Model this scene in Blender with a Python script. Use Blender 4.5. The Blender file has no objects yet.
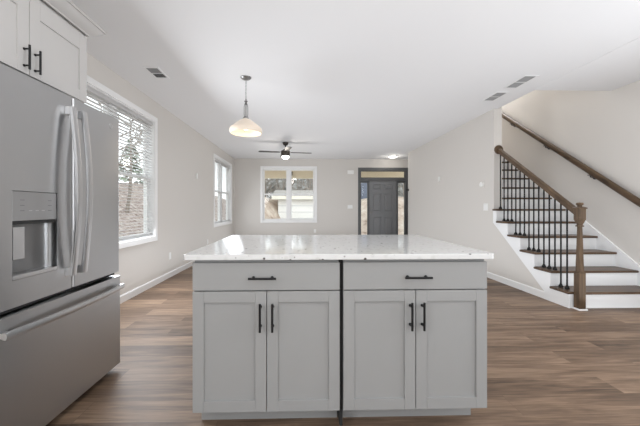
import bpy, bmesh, math, random
from mathutils import Vector, Matrix
random.seed(7)
R = math.radians
S = bpy.context.scene
C = S.collection

# ------------------------------------------------------------------ camera, sky, light, exposure
cam_data = bpy.data.cameras.new('camera')
cam = bpy.data.objects.new('camera', cam_data)
C.objects.link(cam)
cam.location = (0, 0, 1.145)
cam.rotation_euler = (R(90), 0, R(-1.45))
cam_data.sensor_fit = 'HORIZONTAL'
cam_data.sensor_width = 36
cam_data.lens = 300 / 640 * 36
cam_data.shift_x = 10.5 / 640
cam_data.shift_y = -5.5 / 640
cam_data.clip_start = 0.02
S.camera = cam

S.view_settings.view_transform = 'Standard'
S.view_settings.look = 'None'
S.view_settings.gamma = 1
S.view_settings.use_curve_mapping = False
S.view_settings.exposure = 0.43
try:
    S.cycles.use_denoising = True
    S.cycles.max_bounces = 12
    S.cycles.diffuse_bounces = 8
    S.cycles.transparent_max_bounces = 24
    S.cycles.caustics_reflective = False
    S.cycles.caustics_refractive = False
    S.cycles.sample_clamp_indirect = 6
except Exception:
    pass

W = bpy.data.worlds.new('overcast_sky')
S.world = W
W.use_nodes = True
bg = W.node_tree.nodes['Background']
bg.inputs[0].default_value = (0.93, 0.97, 1.0, 1)
bg.inputs[1].default_value = 1.7


def area(name, loc, rot, sx, sy, power, color=(1, 1, 1), shape='RECTANGLE'):
    d = bpy.data.lights.new(name, 'AREA')
    d.shape = shape
    d.size = sx
    if shape in ('RECTANGLE', 'ELLIPSE'):
        d.size_y = sy
    d.energy = power
    d.color = color
    o = bpy.data.objects.new(name, d)
    C.objects.link(o)
    o.location = loc
    o.rotation_euler = rot
    return o


def point(name, loc, power, radius, color=(1, 1, 1)):
    d = bpy.data.lights.new(name, 'POINT')
    d.energy = power
    d.shadow_soft_size = radius
    d.color = color
    o = bpy.data.objects.new(name, d)
    C.objects.link(o)
    o.location = loc
    return o


# added fill at a made-up opening in the unseen wall behind the camera
area('rear_fill', (0.9, -2.95, 1.25), (R(90), 0, 0), 3.8, 2.2, 3, (0.90, 0.955, 1.02))
# added fill from the right for wall cabinet and refrigerator; no window there
area('right_fill', (4.1, 0.5, 1.7), (R(90), 0, R(90)), 2.4, 1.8, 60, (0.90, 0.955, 1.02))
# unseen fill from the left, added to lift the right wall and stair
area('left_fill', (-2.12, -1.3, 1.6), (R(90), 0, R(-90)), 2.0, 1.4, 50, (0.92, 0.965, 1.02))
# added fill from behind on the right, brightens the stair
area('stair_fill', (3.3, -2.9, 2.0), (R(90), 0, 0), 1.5, 1.2, 20, (0.90, 0.955, 1.02))
# photographer's flash bounced off the kitchen ceiling
area('bounce_fill', (0.6, -1.0, 1.2), (R(180), 0, 0), 3.6, 2.4, 46, (0.90, 0.955, 1.02))
# kitchen downlights over the near side of the island
for _x in (-0.55, 0.95):
    area('kitchen_downlight', (_x, 0.45, 2.69), (0, 0, 0), 0.16, 0.16, 4, (1.0, 0.96, 0.9), 'DISK')
# daylight entering at the two left windows
for _y, _p in ((3.63, 42), (8.1, 10)):
    area('window_daylight', (-1.93, _y, 1.38), (R(66), 0, R(-90)), 1.55, 1.2, _p, (0.92, 0.965, 1.02))
# added upward fill just above the living room floor, brightens the ceiling
area('bounce_fill', (0.4, 6.4, 0.08), (R(180), 0, 0), 4.9, 5.8, 46, (0.90, 0.955, 1.02))
# added upward fill before the stair, lifts right wall and ceiling
area('bounce_fill', (2.9, 1.6, 0.08), (R(180), 0, 0), 2.2, 3.0, 24, (0.90, 0.955, 1.02))
# added stairwell light high above the flight, its fixture unseen
area('stairwell_fill', (3.7, 6.6, 5.1), (0, 0, 0), 0.7, 1.6, 62, (0.95, 0.97, 1.0))

# ------------------------------------------------------------------ materials


def new_mat(name):
    m = bpy.data.materials.new(name)
    m.use_nodes = True
    nt = m.node_tree
    b = nt.nodes['Principled BSDF']
    return m, nt, b


def plain(name, col, rough=0.5, metal=0.0, bump=0.0, bscale=60.0, var=0.0, emis=None, estr=0.0, spec=0.5):
    m, nt, b = new_mat(name)
    b.inputs['Base Color'].default_value = (*col, 1)
    b.inputs['Roughness'].default_value = rough
    b.inputs['Metallic'].default_value = metal
    b.inputs['Specular IOR Level'].default_value = spec
    if emis:
        b.inputs['Emission Color'].default_value = (*emis, 1)
        b.inputs['Emission Strength'].default_value = estr
    if bump or var:
        tc = nt.nodes.new('ShaderNodeTexCoord')
        n = nt.nodes.new('ShaderNodeTexNoise')
        n.inputs['Scale'].default_value = bscale
        n.inputs['Detail'].default_value = 4
        nt.links.new(tc.outputs['Object'], n.inputs['Vector'])
        if bump:
            bp = nt.nodes.new('ShaderNodeBump')
            bp.inputs['Strength'].default_value = bump
            bp.inputs['Distance'].default_value = 0.004
            nt.links.new(n.outputs['Fac'], bp.inputs['Height'])
            nt.links.new(bp.outputs['Normal'], b.inputs['Normal'])
        if var:
            mx = nt.nodes.new('ShaderNodeMix')
            mx.data_type = 'RGBA'
            mx.inputs['A'].default_value = (*[c * (1 - var) for c in col], 1)
            mx.inputs['B'].default_value = (*[min(1, c * (1 + var)) for c in col], 1)
            nt.links.new(n.outputs['Fac'], mx.inputs['Factor'])
            nt.links.new(mx.outputs['Result'], b.inputs['Base Color'])
    return m


M = {}
M['wall'] = plain('greige_wall_paint', (0.645, 0.618, 0.583), 0.75, bump=0.05, bscale=180)
M['ceiling'] = plain('white_ceiling_paint', (0.79, 0.79, 0.795), 0.85, bump=0.06, bscale=150)
M['trim'] = plain('white_trim_paint', (0.84, 0.84, 0.835), 0.4)
M['riser'] = plain('white_riser_paint', (0.84, 0.845, 0.85), 0.45)
M['cabinet'] = plain('grey_cabinet_paint', (0.275, 0.275, 0.271), 0.42, bump=0.02, bscale=220)
M['gap_shade'] = plain('gap_shade_black', (0.012, 0.012, 0.012), 0.8)  # near-black stands in for shade between the island cabinets
M['black'] = plain('black_metal', (0.006, 0.006, 0.0065), 0.4, spec=0.3)
M['iron'] = plain('black_iron', (0.006, 0.0055, 0.005), 0.5, spec=0.3)
M['plastic'] = plain('white_plastic', (0.82, 0.82, 0.80), 0.4)
M['nickel'] = plain('brushed_nickel', (0.24, 0.235, 0.23), 0.28, 1.0)
M['dark_bronze'] = plain('dark_bronze', (0.045, 0.04, 0.037), 0.4, 0.6)
M['pewter'] = plain('pewter_metal', (0.075, 0.066, 0.056), 0.4, 0.7)
M['door'] = plain('charcoal_door_paint', (0.20, 0.204, 0.21), 0.3)
M['dframe'] = plain('dark_grey_door_frame', (0.095, 0.098, 0.10), 0.45)
M['vent'] = plain('vent_white', (0.78, 0.78, 0.78), 0.5)
M['ventdark'] = plain('vent_duct_shade', (0.03, 0.03, 0.032), 0.8)  # dark sheet colour stands in for the shade inside the duct
M['louver_shade'] = plain('vent_louver_shade', (0.30, 0.30, 0.30), 0.5)  # darker copy of the vent white, paints the shade on dark-looking louvers
M['rubber'] = plain('black_gasket', (0.015, 0.015, 0.015), 0.7)
M['slat'] = plain('white_blind_slat', (0.85, 0.85, 0.85), 0.5)
_nt = M['slat'].node_tree
_tl = _nt.nodes.new('ShaderNodeBsdfTranslucent')
_tl.inputs[0].default_value = (0.9, 0.9, 0.9, 1)
_mx = _nt.nodes.new('ShaderNodeMixShader')
_mx.inputs[0].default_value = 0.6
_nt.links.new(_nt.nodes['Principled BSDF'].outputs[0], _mx.inputs[1])
_nt.links.new(_tl.outputs[0], _mx.inputs[2])
_nt.links.new(_mx.outputs[0], _nt.nodes['Material Output'].inputs[0])
M['siding_trim'] = plain('cream_trim', (0.80, 0.77, 0.68), 0.6)
M['tan'] = plain('tan_porch_board', (0.88, 0.80, 0.66), 0.6, var=0.04, bscale=8)
M['shingle'] = plain('grey_brown_shingle', (0.26, 0.24, 0.22), 0.9, var=0.35, bscale=9)
M['slate'] = plain('slate_blue_siding', (0.14, 0.16, 0.21), 0.8, var=0.2, bscale=5)
M['bark'] = plain('bare_bark', (0.26, 0.225, 0.195), 0.9, var=0.4, bscale=14)
M['deck'] = plain('porch_concrete', (0.55, 0.53, 0.50), 0.85, var=0.1, bscale=6)
M['evergreen'] = plain('dull_green_leaves', (0.27, 0.32, 0.24), 0.9, var=0.5, bscale=6)
M['glow'] = plain('lamp_globe', (0.9, 0.9, 0.88), 0.3, emis=(1.0, 0.96, 0.88), estr=2.2)
M['bulb'] = plain('lamp_bulb', (0.9, 0.9, 0.88), 0.3, emis=(1.0, 0.9, 0.75), estr=2.0)


def glass_mat():
    m = bpy.data.materials.new('window_glass')
    m.use_nodes = True
    nt = m.node_tree
    nt.nodes.clear()
    out = nt.nodes.new('ShaderNodeOutputMaterial')
    tr = nt.nodes.new('ShaderNodeBsdfTransparent')
    tr.inputs[0].default_value = (0.97, 0.985, 0.98, 1)
    gl = nt.nodes.new('ShaderNodeBsdfGlossy')
    gl.inputs['Roughness'].default_value = 0.02
    fr = nt.nodes.new('ShaderNodeFresnel')
    fr.inputs['IOR'].default_value = 1.45
    mx = nt.nodes.new('ShaderNodeMixShader')
    geo = nt.nodes.new('ShaderNodeNewGeometry')
    inv = nt.nodes.new('ShaderNodeMath'); inv.operation = 'SUBTRACT'; inv.inputs[0].default_value = 1
    nt.links.new(geo.outputs['Backfacing'], inv.inputs[1])
    ml = nt.nodes.new('ShaderNodeMath'); ml.operation = 'MULTIPLY'
    nt.links.new(fr.outputs[0], ml.inputs[0])
    nt.links.new(inv.outputs[0], ml.inputs[1])
    nt.links.new(ml.outputs[0], mx.inputs[0])
    nt.links.new(tr.outputs[0], mx.inputs[1])
    nt.links.new(gl.outputs[0], mx.inputs[2])
    nt.links.new(mx.outputs[0], out.inputs[0])
    return m


M['glass'] = glass_mat()


def floor_mat():
    m, nt, b = new_mat('wood_plank_floor')
    L = nt.links
    tc = nt.nodes.new('ShaderNodeTexCoord')
    br = nt.nodes.new('ShaderNodeTexBrick')
    br.offset = 0.37
    br.offset_frequency = 2
    br.inputs['Color1'].default_value = (0, 0, 0, 1)
    br.inputs['Color2'].default_value = (1, 1, 1, 1)
    br.inputs['Mortar'].default_value = (0.5, 0.5, 0.5, 1)
    br.inputs['Scale'].default_value = 1
    br.inputs['Mortar Size'].default_value = 0.0012
    br.inputs['Mortar Smooth'].default_value = 0.1
    br.inputs['Bias'].default_value = 0
    br.inputs['Brick Width'].default_value = 1.22
    br.inputs['Row Height'].default_value = 0.18
    L.new(tc.outputs['Object'], br.inputs['Vector'])
    # broad grain, stretched along the planks and shifted per plank
    mp = nt.nodes.new('ShaderNodeMapping')
    mp.inputs['Scale'].default_value = (1.1, 11, 1)
    L.new(tc.outputs['Object'], mp.inputs['Vector'])
    sh = nt.nodes.new('ShaderNodeVectorMath')
    sh.operation = 'MULTIPLY_ADD'
    sh.inputs[1].default_value = (7.3, 3.1, 5.0)
    L.new(br.outputs['Color'], sh.inputs[0])
    L.new(mp.outputs['Vector'], sh.inputs[2])
    n1 = nt.nodes.new('ShaderNodeTexNoise')
    n1.inputs['Scale'].default_value = 1.5
    n1.inputs['Detail'].default_value = 8
    n1.inputs['Roughness'].default_value = 0.6
    n1.inputs['Distortion'].default_value = 0.9
    L.new(sh.outputs[0], n1.inputs['Vector'])
    mp2 = nt.nodes.new('ShaderNodeMapping')
    mp2.inputs['Scale'].default_value = (3, 60, 1)
    L.new(tc.outputs['Object'], mp2.inputs['Vector'])
    n2 = nt.nodes.new('ShaderNodeTexNoise')
    n2.inputs['Scale'].default_value = 1.6
    n2.inputs['Detail'].default_value = 5
    L.new(mp2.outputs['Vector'], n2.inputs['Vector'])
    # mix: plank tone + grain
    a = nt.nodes.new('ShaderNodeMath'); a.operation = 'MULTIPLY_ADD'
    a.inputs[1].default_value = 0.24
    bw = nt.nodes.new('ShaderNodeRGBToBW')
    L.new(br.outputs['Color'], bw.inputs[0])
    L.new(bw.outputs[0], a.inputs[0])
    g = nt.nodes.new('ShaderNodeMath'); g.operation = 'MULTIPLY_ADD'
    g.inputs[1].default_value = 0.75
    g.inputs[2].default_value = -0.18
    L.new(n1.outputs['Fac'], g.inputs[0])
    L.new(g.outputs[0], a.inputs[2])
    a2 = nt.nodes.new('ShaderNodeMath'); a2.operation = 'MULTIPLY_ADD'
    a2.inputs[1].default_value = 0.40
    L.new(n2.outputs['Fac'], a2.inputs[0])
    L.new(a.outputs[0], a2.inputs[2])
    cr = nt.nodes.new('ShaderNodeValToRGB')
    e = cr.color_ramp.elements
    e[0].position = 0.24; e[0].color = (0.045, 0.029, 0.019, 1)
    e[1].position = 0.80; e[1].color = (0.34, 0.235, 0.158, 1)
    k = e.new(0.5); k.color = (0.160, 0.104, 0.069, 1)
    L.new(a2.outputs[0], cr.inputs[0])
    dk = nt.nodes.new('ShaderNodeMix'); dk.data_type = 'RGBA'
    dk.inputs['B'].default_value = (0.075, 0.05, 0.038, 1)
    sc = nt.nodes.new('ShaderNodeMath'); sc.operation = 'MULTIPLY'; sc.inputs[1].default_value = 0.6
    L.new(br.outputs['Fac'], sc.inputs[0])
    L.new(sc.outputs[0], dk.inputs['Factor'])
    L.new(cr.outputs[0], dk.inputs['A'])
    L.new(dk.outputs['Result'], b.inputs['Base Color'])
    b.inputs['Roughness'].default_value = 0.5
    b.inputs['Specular IOR Level'].default_value = 0.35
    bp = nt.nodes.new('ShaderNodeBump')
    bp.inputs['Strength'].default_value = 0.12
    bp.inputs['Distance'].default_value = 0.003
    L.new(n1.outputs['Fac'], bp.inputs['Height'])
    L.new(bp.outputs['Normal'], b.inputs['Normal'])
    return m


M['floor'] = floor_mat()


def wood_mat(name, c0, c1, axis_scale, rough=0.4):
    m, nt, b = new_mat(name)
    L = nt.links
    tc = nt.nodes.new('ShaderNodeTexCoord')
    mp = nt.nodes.new('ShaderNodeMapping')
    mp.inputs['Scale'].default_value = axis_scale
    L.new(tc.outputs['Object'], mp.inputs['Vector'])
    n = nt.nodes.new('ShaderNodeTexNoise')
    n.inputs['Scale'].default_value = 1.5
    n.inputs['Detail'].default_value = 6
    n.inputs['Distortion'].default_value = 0.6
    L.new(mp.outputs['Vector'], n.inputs['Vector'])
    cr = nt.nodes.new('ShaderNodeValToRGB')
    e = cr.color_ramp.elements
    e[0].position = 0.3; e[0].color = (*c0, 1)
    e[1].position = 0.72; e[1].color = (*c1, 1)
    L.new(n.outputs['Fac'], cr.inputs[0])
    L.new(cr.outputs[0], b.inputs['Base Color'])
    b.inputs['Roughness'].default_value = rough
    b.inputs['Specular IOR Level'].default_value = 0.3
    return m


M['tread'] = wood_mat('stained_tread_wood', (0.045, 0.026, 0.015), (0.145, 0.088, 0.052), (2, 22, 22), 0.35)
M['newel'] = wood_mat('stained_newel_wood', (0.055, 0.034, 0.019), (0.14, 0.09, 0.052), (25, 25, 2), 0.38)
M['rail'] = wood_mat('stained_rail_wood', (0.050, 0.031, 0.018), (0.13, 0.083, 0.048), (25, 2.5, 2.5), 0.35)


def quartz_mat():
    m, nt, b = new_mat('white_speckled_quartz')
    L = nt.links
    tc = nt.nodes.new('ShaderNodeTexCoord')

    def spots(scale, lo, hi, col, gate, prev):
        v = nt.nodes.new('ShaderNodeTexVoronoi')
        v.inputs['Scale'].default_value = scale
        v.inputs['Randomness'].default_value = 1
        L.new(tc.outputs['Object'], v.inputs['Vector'])
        mr = nt.nodes.new('ShaderNodeMapRange')
        mr.inputs['From Min'].default_value = lo
        mr.inputs['From Max'].default_value = hi
        mr.inputs['To Min'].default_value = 1
        mr.inputs['To Max'].default_value = 0
        L.new(v.outputs['Distance'], mr.inputs['Value'])
        sp = nt.nodes.new('ShaderNodeSeparateColor')
        L.new(v.outputs['Color'], sp.inputs[0])
        gt = nt.nodes.new('ShaderNodeMath'); gt.operation = 'GREATER_THAN'
        gt.inputs[1].default_value = gate
        L.new(sp.outputs[0], gt.inputs[0])
        ml = nt.nodes.new('ShaderNodeMath'); ml.operation = 'MULTIPLY'
        L.new(mr.outputs[0], ml.inputs[0])
        L.new(gt.outputs[0], ml.inputs[1])
        mx = nt.nodes.new('ShaderNodeMix'); mx.data_type = 'RGBA'
        mx.inputs['B'].default_value = (*col, 1)
        L.new(ml.outputs[0], mx.inputs['Factor'])
        if isinstance(prev, tuple):
            mx.inputs['A'].default_value = (*prev, 1)
        else:
            L.new(prev, mx.inputs['A'])
        return mx.outputs['Result']
    o = spots(30, 0.2, 0.5, (0.56, 0.56, 0.55), 0.5, (0.62, 0.62, 0.615))
    o = spots(48, 0.16, 0.28, (0.30, 0.29, 0.28), 0.86, o)
    o = spots(24, 0.12, 0.21, (0.06, 0.055, 0.05), 0.72, o)
    L.new(o, b.inputs['Base Color'])
    b.inputs['Roughness'].default_value = 0.09
    return m


M['quartz'] = quartz_mat()


ANISO = 0.25


def steel_mat(name, base, rough, stretch, amt=0.05):
    m, nt, b = new_mat(name)
    L = nt.links
    tc = nt.nodes.new('ShaderNodeTexCoord')
    mp = nt.nodes.new('ShaderNodeMapping')
    mp.inputs['Scale'].default_value = stretch
    L.new(tc.outputs['Object'], mp.inputs['Vector'])
    n = nt.nodes.new('ShaderNodeTexNoise')
    n.inputs['Scale'].default_value = 3
    n.inputs['Detail'].default_value = 3
    L.new(mp.outputs['Vector'], n.inputs['Vector'])
    mr = nt.nodes.new('ShaderNodeMapRange')
    mr.inputs['To Min'].default_value = rough - amt
    mr.inputs['To Max'].default_value = rough + amt
    L.new(n.outputs['Fac'], mr.inputs['Value'])
    L.new(mr.outputs[0], b.inputs['Roughness'])
    b.inputs['Metallic'].default_value = 1
    b.inputs['Base Color'].default_value = (*base, 1)
    b.inputs['Anisotropic'].default_value = 0.88
    b.inputs['Anisotropic Rotation'].default_value = ANISO
    tg = nt.nodes.new('ShaderNodeTangent')
    tg.direction_type = 'RADIAL'
    tg.axis = 'Z'
    L.new(tg.outputs[0], b.inputs['Tangent'])
    bp = nt.nodes.new('ShaderNodeBump')
    bp.inputs['Strength'].default_value = 0.03
    bp.inputs['Distance'].default_value = 0.001
    L.new(n.outputs['Fac'], bp.inputs['Height'])
    L.new(bp.outputs['Normal'], b.inputs['Normal'])
    return m


M['steel'] = steel_mat('brushed_stainless', (0.53, 0.533, 0.538), 0.34, (200, 200, 1.5))
M['steel_bright'] = steel_mat('polished_handle_steel', (0.60, 0.60, 0.605), 0.30, (60, 60, 2))
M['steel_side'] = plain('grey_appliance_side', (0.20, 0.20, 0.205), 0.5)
M['panel'] = plain('silver_control_panel', (0.36, 0.36, 0.365), 0.3, 0.7)
M['mark'] = plain('panel_print', (0.17, 0.17, 0.175), 0.5)
M['marklight'] = plain('panel_light_print', (0.55, 0.55, 0.56), 0.5)


def shade_mat():
    m, nt, b = new_mat('alabaster_lamp_glass')
    b.inputs['Base Color'].default_value = (0.74, 0.64, 0.53, 1)
    b.inputs['Roughness'].default_value = 0.3
    b.inputs['Emission Color'].default_value = (1.0, 0.84, 0.68, 1)
    b.inputs['Emission Strength'].default_value = 0.10
    return m


M['shade'] = shade_mat()


def siding_mat():
    m, nt, b = new_mat('white_lap_siding')
    L = nt.links
    tc = nt.nodes.new('ShaderNodeTexCoord')
    sx = nt.nodes.new('ShaderNodeSeparateXYZ')
    L.new(tc.outputs['Object'], sx.inputs[0])
    md = nt.nodes.new('ShaderNodeMath'); md.operation = 'MULTIPLY'; md.inputs[1].default_value = 1 / 0.42
    L.new(sx.outputs['Z'], md.inputs[0])
    fr = nt.nodes.new('ShaderNodeMath'); fr.operation = 'FRACT'
    L.new(md.outputs[0], fr.inputs[0])
    lt = nt.nodes.new('ShaderNodeMath'); lt.operation = 'LESS_THAN'; lt.inputs[1].default_value = 0.12
    L.new(fr.outputs[0], lt.inputs[0])
    mx = nt.nodes.new('ShaderNodeMix'); mx.data_type = 'RGBA'
    mx.inputs['A'].default_value = (0.88, 0.88, 0.87, 1)
    mx.inputs['B'].default_value = (0.62, 0.63, 0.64, 1)
    L.new(lt.outputs[0], mx.inputs['Factor'])
    L.new(mx.outputs['Result'], b.inputs['Base Color'])
    b.inputs['Roughness'].default_value = 0.7
    return m


M['siding'] = siding_mat()


def litter_mat(name, cols, scale=3.0):
    m, nt, b = new_mat(name)
    L = nt.links
    tc = nt.nodes.new('ShaderNodeTexCoord')
    n = nt.nodes.new('ShaderNodeTexNoise')
    n.inputs['Scale'].default_value = scale
    n.inputs['Detail'].default_value = 9
    n.inputs['Roughness'].default_value = 0.72
    L.new(tc.outputs['Object'], n.inputs['Vector'])
    cr = nt.nodes.new('ShaderNodeValToRGB')
    cr.color_ramp.elements[0].position = 0.34
    cr.color_ramp.elements[0].color = (*cols[0], 1)
    cr.color_ramp.elements[1].position = 0.66
    cr.color_ramp.elements[1].color = (*cols[-1], 1)
    for i, c in enumerate(cols[1:-1]):
        k = cr.color_ramp.elements.new(0.34 + 0.32 * (i + 1) / (len(cols) - 1))
        k.color = (*c, 1)
    L.new(n.outputs['Fac'], cr.inputs[0])
    L.new(cr.outputs[0], b.inputs['Base Color'])
    b.inputs['Roughness'].default_value = 0.95
    return m


M['litter'] = litter_mat('leaf_litter', [(0.14, 0.09, 0.075), (0.44, 0.35, 0.31), (0.68, 0.60, 0.56), (0.9, 0.88, 0.86)], 5)
M['clay'] = litter_mat('red_clay_bank', [(0.36, 0.26, 0.20), (0.62, 0.52, 0.44), (0.74, 0.66, 0.58), (0.82, 0.77, 0.70)], 1.6)
M['ground'] = litter_mat('dry_winter_ground', [(0.40, 0.34, 0.27), (0.55, 0.50, 0.42), (0.65, 0.61, 0.55)], 1.5)

# ------------------------------------------------------------------ mesh builder


def loc_of(parent):
    v = Vector((0, 0, 0))
    while parent is not None:
        v += parent.location
        parent = parent.parent
    return v


class MB:
    def __init__(self):
        self.bm = bmesh.new()

    def _merge(self, b2):
        me = bpy.data.meshes.new('tmp')
        b2.to_mesh(me)
        b2.free()
        self.bm.from_mesh(me)
        bpy.data.meshes.remove(me)

    def box(self, x0, x1, y0, y1, z0, z1, bev=0.0, seg=2):
        b = bmesh.new()
        bmesh.ops.create_cube(b, size=1)
        for v in b.verts:
            v.co = Vector((x0 + (v.co.x + .5) * (x1 - x0), y0 + (v.co.y + .5) * (y1 - y0), z0 + (v.co.z + .5) * (z1 - z0)))
        if bev:
            bmesh.ops.bevel(b, geom=b.edges[:], offset=bev, segments=seg, affect='EDGES', profile=0.5)
        self._merge(b)
        return self

    def cyl(self, p0, p1, r0, r1=None, seg=16):
        r1 = r0 if r1 is None else r1
        p0, p1 = Vector(p0), Vector(p1)
        d = p1 - p0
        b = bmesh.new()
        bmesh.ops.create_cone(b, cap_ends=True, segments=seg, radius1=r0, radius2=r1, depth=d.length)
        q = d.to_track_quat('Z', 'Y').to_matrix().to_4x4()
        bmesh.ops.transform(b, matrix=Matrix.Translation((p0 + p1) / 2) @ q, verts=b.verts)
        self._merge(b)
        return self

    def lathe(self, prof, center, axis=(0, 0, 1), seg=32, close=True):
        """prof: list of (radius, height along axis)"""
        b = bmesh.new()
        q = Vector(axis).to_track_quat('Z', 'Y').to_matrix()
        c = Vector(center)
        rings = []
        for r, h in prof:
            ring = []
            for i in range(seg):
                a = 2 * math.pi * i / seg
                ring.append(b.verts.new(c + q @ Vector((r * math.cos(a), r * math.sin(a), h))))
            rings.append(ring)
        for A, B in zip(rings, rings[1:]):
            for i in range(seg):
                b.faces.new((A[i], A[(i + 1) % seg], B[(i + 1) % seg], B[i]))
        if close:
            if prof[0][0] > 1e-6:
                b.faces.new(list(reversed(rings[0])))
            if prof[-1][0] > 1e-6:
                b.faces.new(rings[-1])
        bmesh.ops.remove_doubles(b, verts=b.verts, dist=1e-6)
        bmesh.ops.recalc_face_normals(b, faces=b.faces)
        self._merge(b)
        return self

    def sphere(self, c, r, sz=1.0, seg=20):
        b = bmesh.new()
        bmesh.ops.create_uvsphere(b, u_segments=seg, v_segments=seg // 2, radius=r)
        for v in b.verts:
            v.co = Vector((v.co.x + c[0], v.co.y + c[1], v.co.z * sz + c[2]))
        self._merge(b)
        return self

    def sweep(self, pts, section, up=(0, 0, 1)):
        """sweep a closed 2D section (side, up) along a polyline"""
        pts = [Vector(p) for p in pts]
        b = bmesh.new()
        rings = []
        up = Vector(up)
        for i, p in enumerate(pts):
            t = (pts[min(i + 1, len(pts) - 1)] - pts[max(i - 1, 0)]).normalized()
            sd = t.cross(up).normalized()
            u2 = sd.cross(t).normalized()
            rings.append([b.verts.new(p + sd * s + u2 * u) for s, u in section])
        n = len(section)
        for A, B in zip(rings, rings[1:]):
            for i in range(n):
                b.faces.new((A[i], A[(i + 1) % n], B[(i + 1) % n], B[i]))
        b.faces.new(list(reversed(rings[0])))
        b.faces.new(rings[-1])
        bmesh.ops.recalc_face_normals(b, faces=b.faces)
        self._merge(b)
        return self

    def prism(self, pts, vec, bev=0.0):
        b = bmesh.new()
        vec = Vector(vec)
        A = [b.verts.new(Vector(p)) for p in pts]
        B = [b.verts.new(Vector(p) + vec) for p in pts]
        n = len(pts)
        b.faces.new(A)
        b.faces.new(list(reversed(B)))
        for i in range(n):
            b.faces.new((A[(i + 1) % n], A[i], B[i], B[(i + 1) % n]))
        bmesh.ops.recalc_face_normals(b, faces=b.faces)
        if bev:
            bmesh.ops.bevel(b, geom=b.edges[:], offset=bev, segments=2, affect='EDGES', profile=0.5)
        self._merge(b)
        return self

    def build(self, name, mat, parent=None, smooth=True, kind=None, base=False):
        off = loc_of(parent)
        if base:      # a thing of one mesh: origin at its own base
            xs = [v.co for v in self.bm.verts]
            off = Vector(((min(v.x for v in xs) + max(v.x for v in xs)) / 2,
                          (min(v.y for v in xs) + max(v.y for v in xs)) / 2, min(v.z for v in xs)))
        for v in self.bm.verts:
            v.co -= off
        me = bpy.data.meshes.new(name)
        self.bm.to_mesh(me)
        self.bm.free()
        me.materials.append(mat)
        if smooth:
            for p in me.polygons:
                p.use_smooth = True
            try:
                me.set_sharp_from_angle(angle=R(34))
            except Exception:
                pass
        o = bpy.data.objects.new(name, me)
        C.objects.link(o)
        if base:
            o.location = off
        if smooth:
            wn = o.modifiers.new('weighted_normals', 'WEIGHTED_NORMAL')
            wn.keep_sharp = True
        if parent is not None:
            o.parent = parent
        if kind:
            o['kind'] = kind
        return o


def tag(o, label, cat, group=None, kind=None):
    o['label'] = label
    o['category'] = cat
    if group:
        o['group'] = group
    if kind:
        o['kind'] = kind
    return o


def thing(name, loc, label=None, cat=None, group=None, kind=None):
    o = bpy.data.objects.new(name, None)
    o.empty_display_size = 0.1
    C.objects.link(o)
    o.location = loc
    if label:
        tag(o, label, cat, group)
    if kind:
        o['kind'] = kind
    return o


def dup(root, loc, rotz=None, label=None, group=None):
    r = root.copy()
    C.objects.link(r)
    r.location = loc
    if rotz is not None:
        r.rotation_euler = (0, 0, rotz)
    if label:
        r['label'] = label
    if group:
        r['group'] = group
    for ch in list(root.children):
        c = ch.copy()
        C.objects.link(c)
        c.parent = r
        for g in list(ch.children):
            d = g.copy()
            C.objects.link(d)
            d.parent = c
    return r


# ------------------------------------------------------------------ room constants
XL, XR, XS = -2.17, 3.05, 4.15          # left wall, right wall, stairwell wall
YB, YF = -3.0, 9.69                     # wall behind the camera, front wall
H = 2.715
WT = 0.15
CAP = 4.69                              # where the right wall ends beside the stair
COR = 8.55                              # where the right wall ends beside the foyer
OPEN = 3.93                             # near edge of the stairwell opening in the ceiling
ZU = 5.3                                # ceiling over the stairwell
Z0, Z1 = 0.655, 2.475                   # casing outer heights of the windows


def wall_boxes(rects, holes):
    """split a rectangle (u0,u1,z0,z1) around rectangular holes; yields rectangles"""
    u0, u1, z0, z1 = rects
    us = sorted({u0, u1, *[h[0] for h in holes], *[h[1] for h in holes]})
    out = []
    for a, b in zip(us, us[1:]):
        hs = [h for h in holes if h[0] <= a + 1e-6 and h[1] >= b - 1e-6]
        z = z0
        for h in sorted(hs, key=lambda t: t[2]):
            if h[2] > z:
                out.append((a, b, z, h[2]))
            z = h[3]
        if z < z1:
            out.append((a, b, z, z1))
    return out


CW = 0.07                                # casing width
# openings inside the casings
WL1 = (2.72, 4.535)
WL2 = (7.42, 9.30)
WB = (-1.335, 0.488)
DX0, DX1, DZ = 1.82, 3.455, 2.44


def hole(w):
    return (w[0] + CW, w[1] - CW, Z0 + CW, Z1 - CW)


b = MB()
b.box(XL - WT, XS + WT, YB - WT, YF + WT, -0.12, 0)
b.build('floor', M['floor'], kind='structure', smooth=False)

b = MB()
b.box(XL - WT, XR + 0.06, YB - WT, YF + WT, H, H + 0.28)
b.build('ceiling', M['ceiling'], kind='structure', smooth=False)
b = MB()
b.box(XR + 0.06, XS + WT, YB - WT, OPEN, H - 0.004, H + 0.28)
b.build('ceiling_stair_side', M['ceiling'], kind='structure', smooth=False)
b = MB()
b.box(XR + 0.06, XS + WT, COR, YF + WT, H, H + 0.28)
b.build('ceiling_foyer', M['ceiling'], kind='structure', smooth=False)

b = MB()
for a0, a1, z0, z1 in wall_boxes((YB - WT, YF + WT, 0, H), [hole(WL1), hole(WL2)]):
    b.box(XL - WT, XL, a0, a1, z0, z1)
b.build('wall_left', M['wall'], kind='structure', smooth=False)

b = MB()
for a0, a1, z0, z1 in wall_boxes((XL, XS, 0, H), [hole(WB), (DX0, DX1, 0, DZ)]):
    b.box(a0, a1, YF, YF + WT, z0, z1)
b.build('wall_front', M['wall'], kind='structure', smooth=False)

b = MB()
for a0, a1, z0, z1 in wall_boxes((XL, XS, 0, H), [(-1.0, 2.8, 0, 2.35)]):
    b.box(a0, a1, YB - WT, YB, z0, z1)
b.build('wall_rear', M['wall'], kind='structure', smooth=False)

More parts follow.
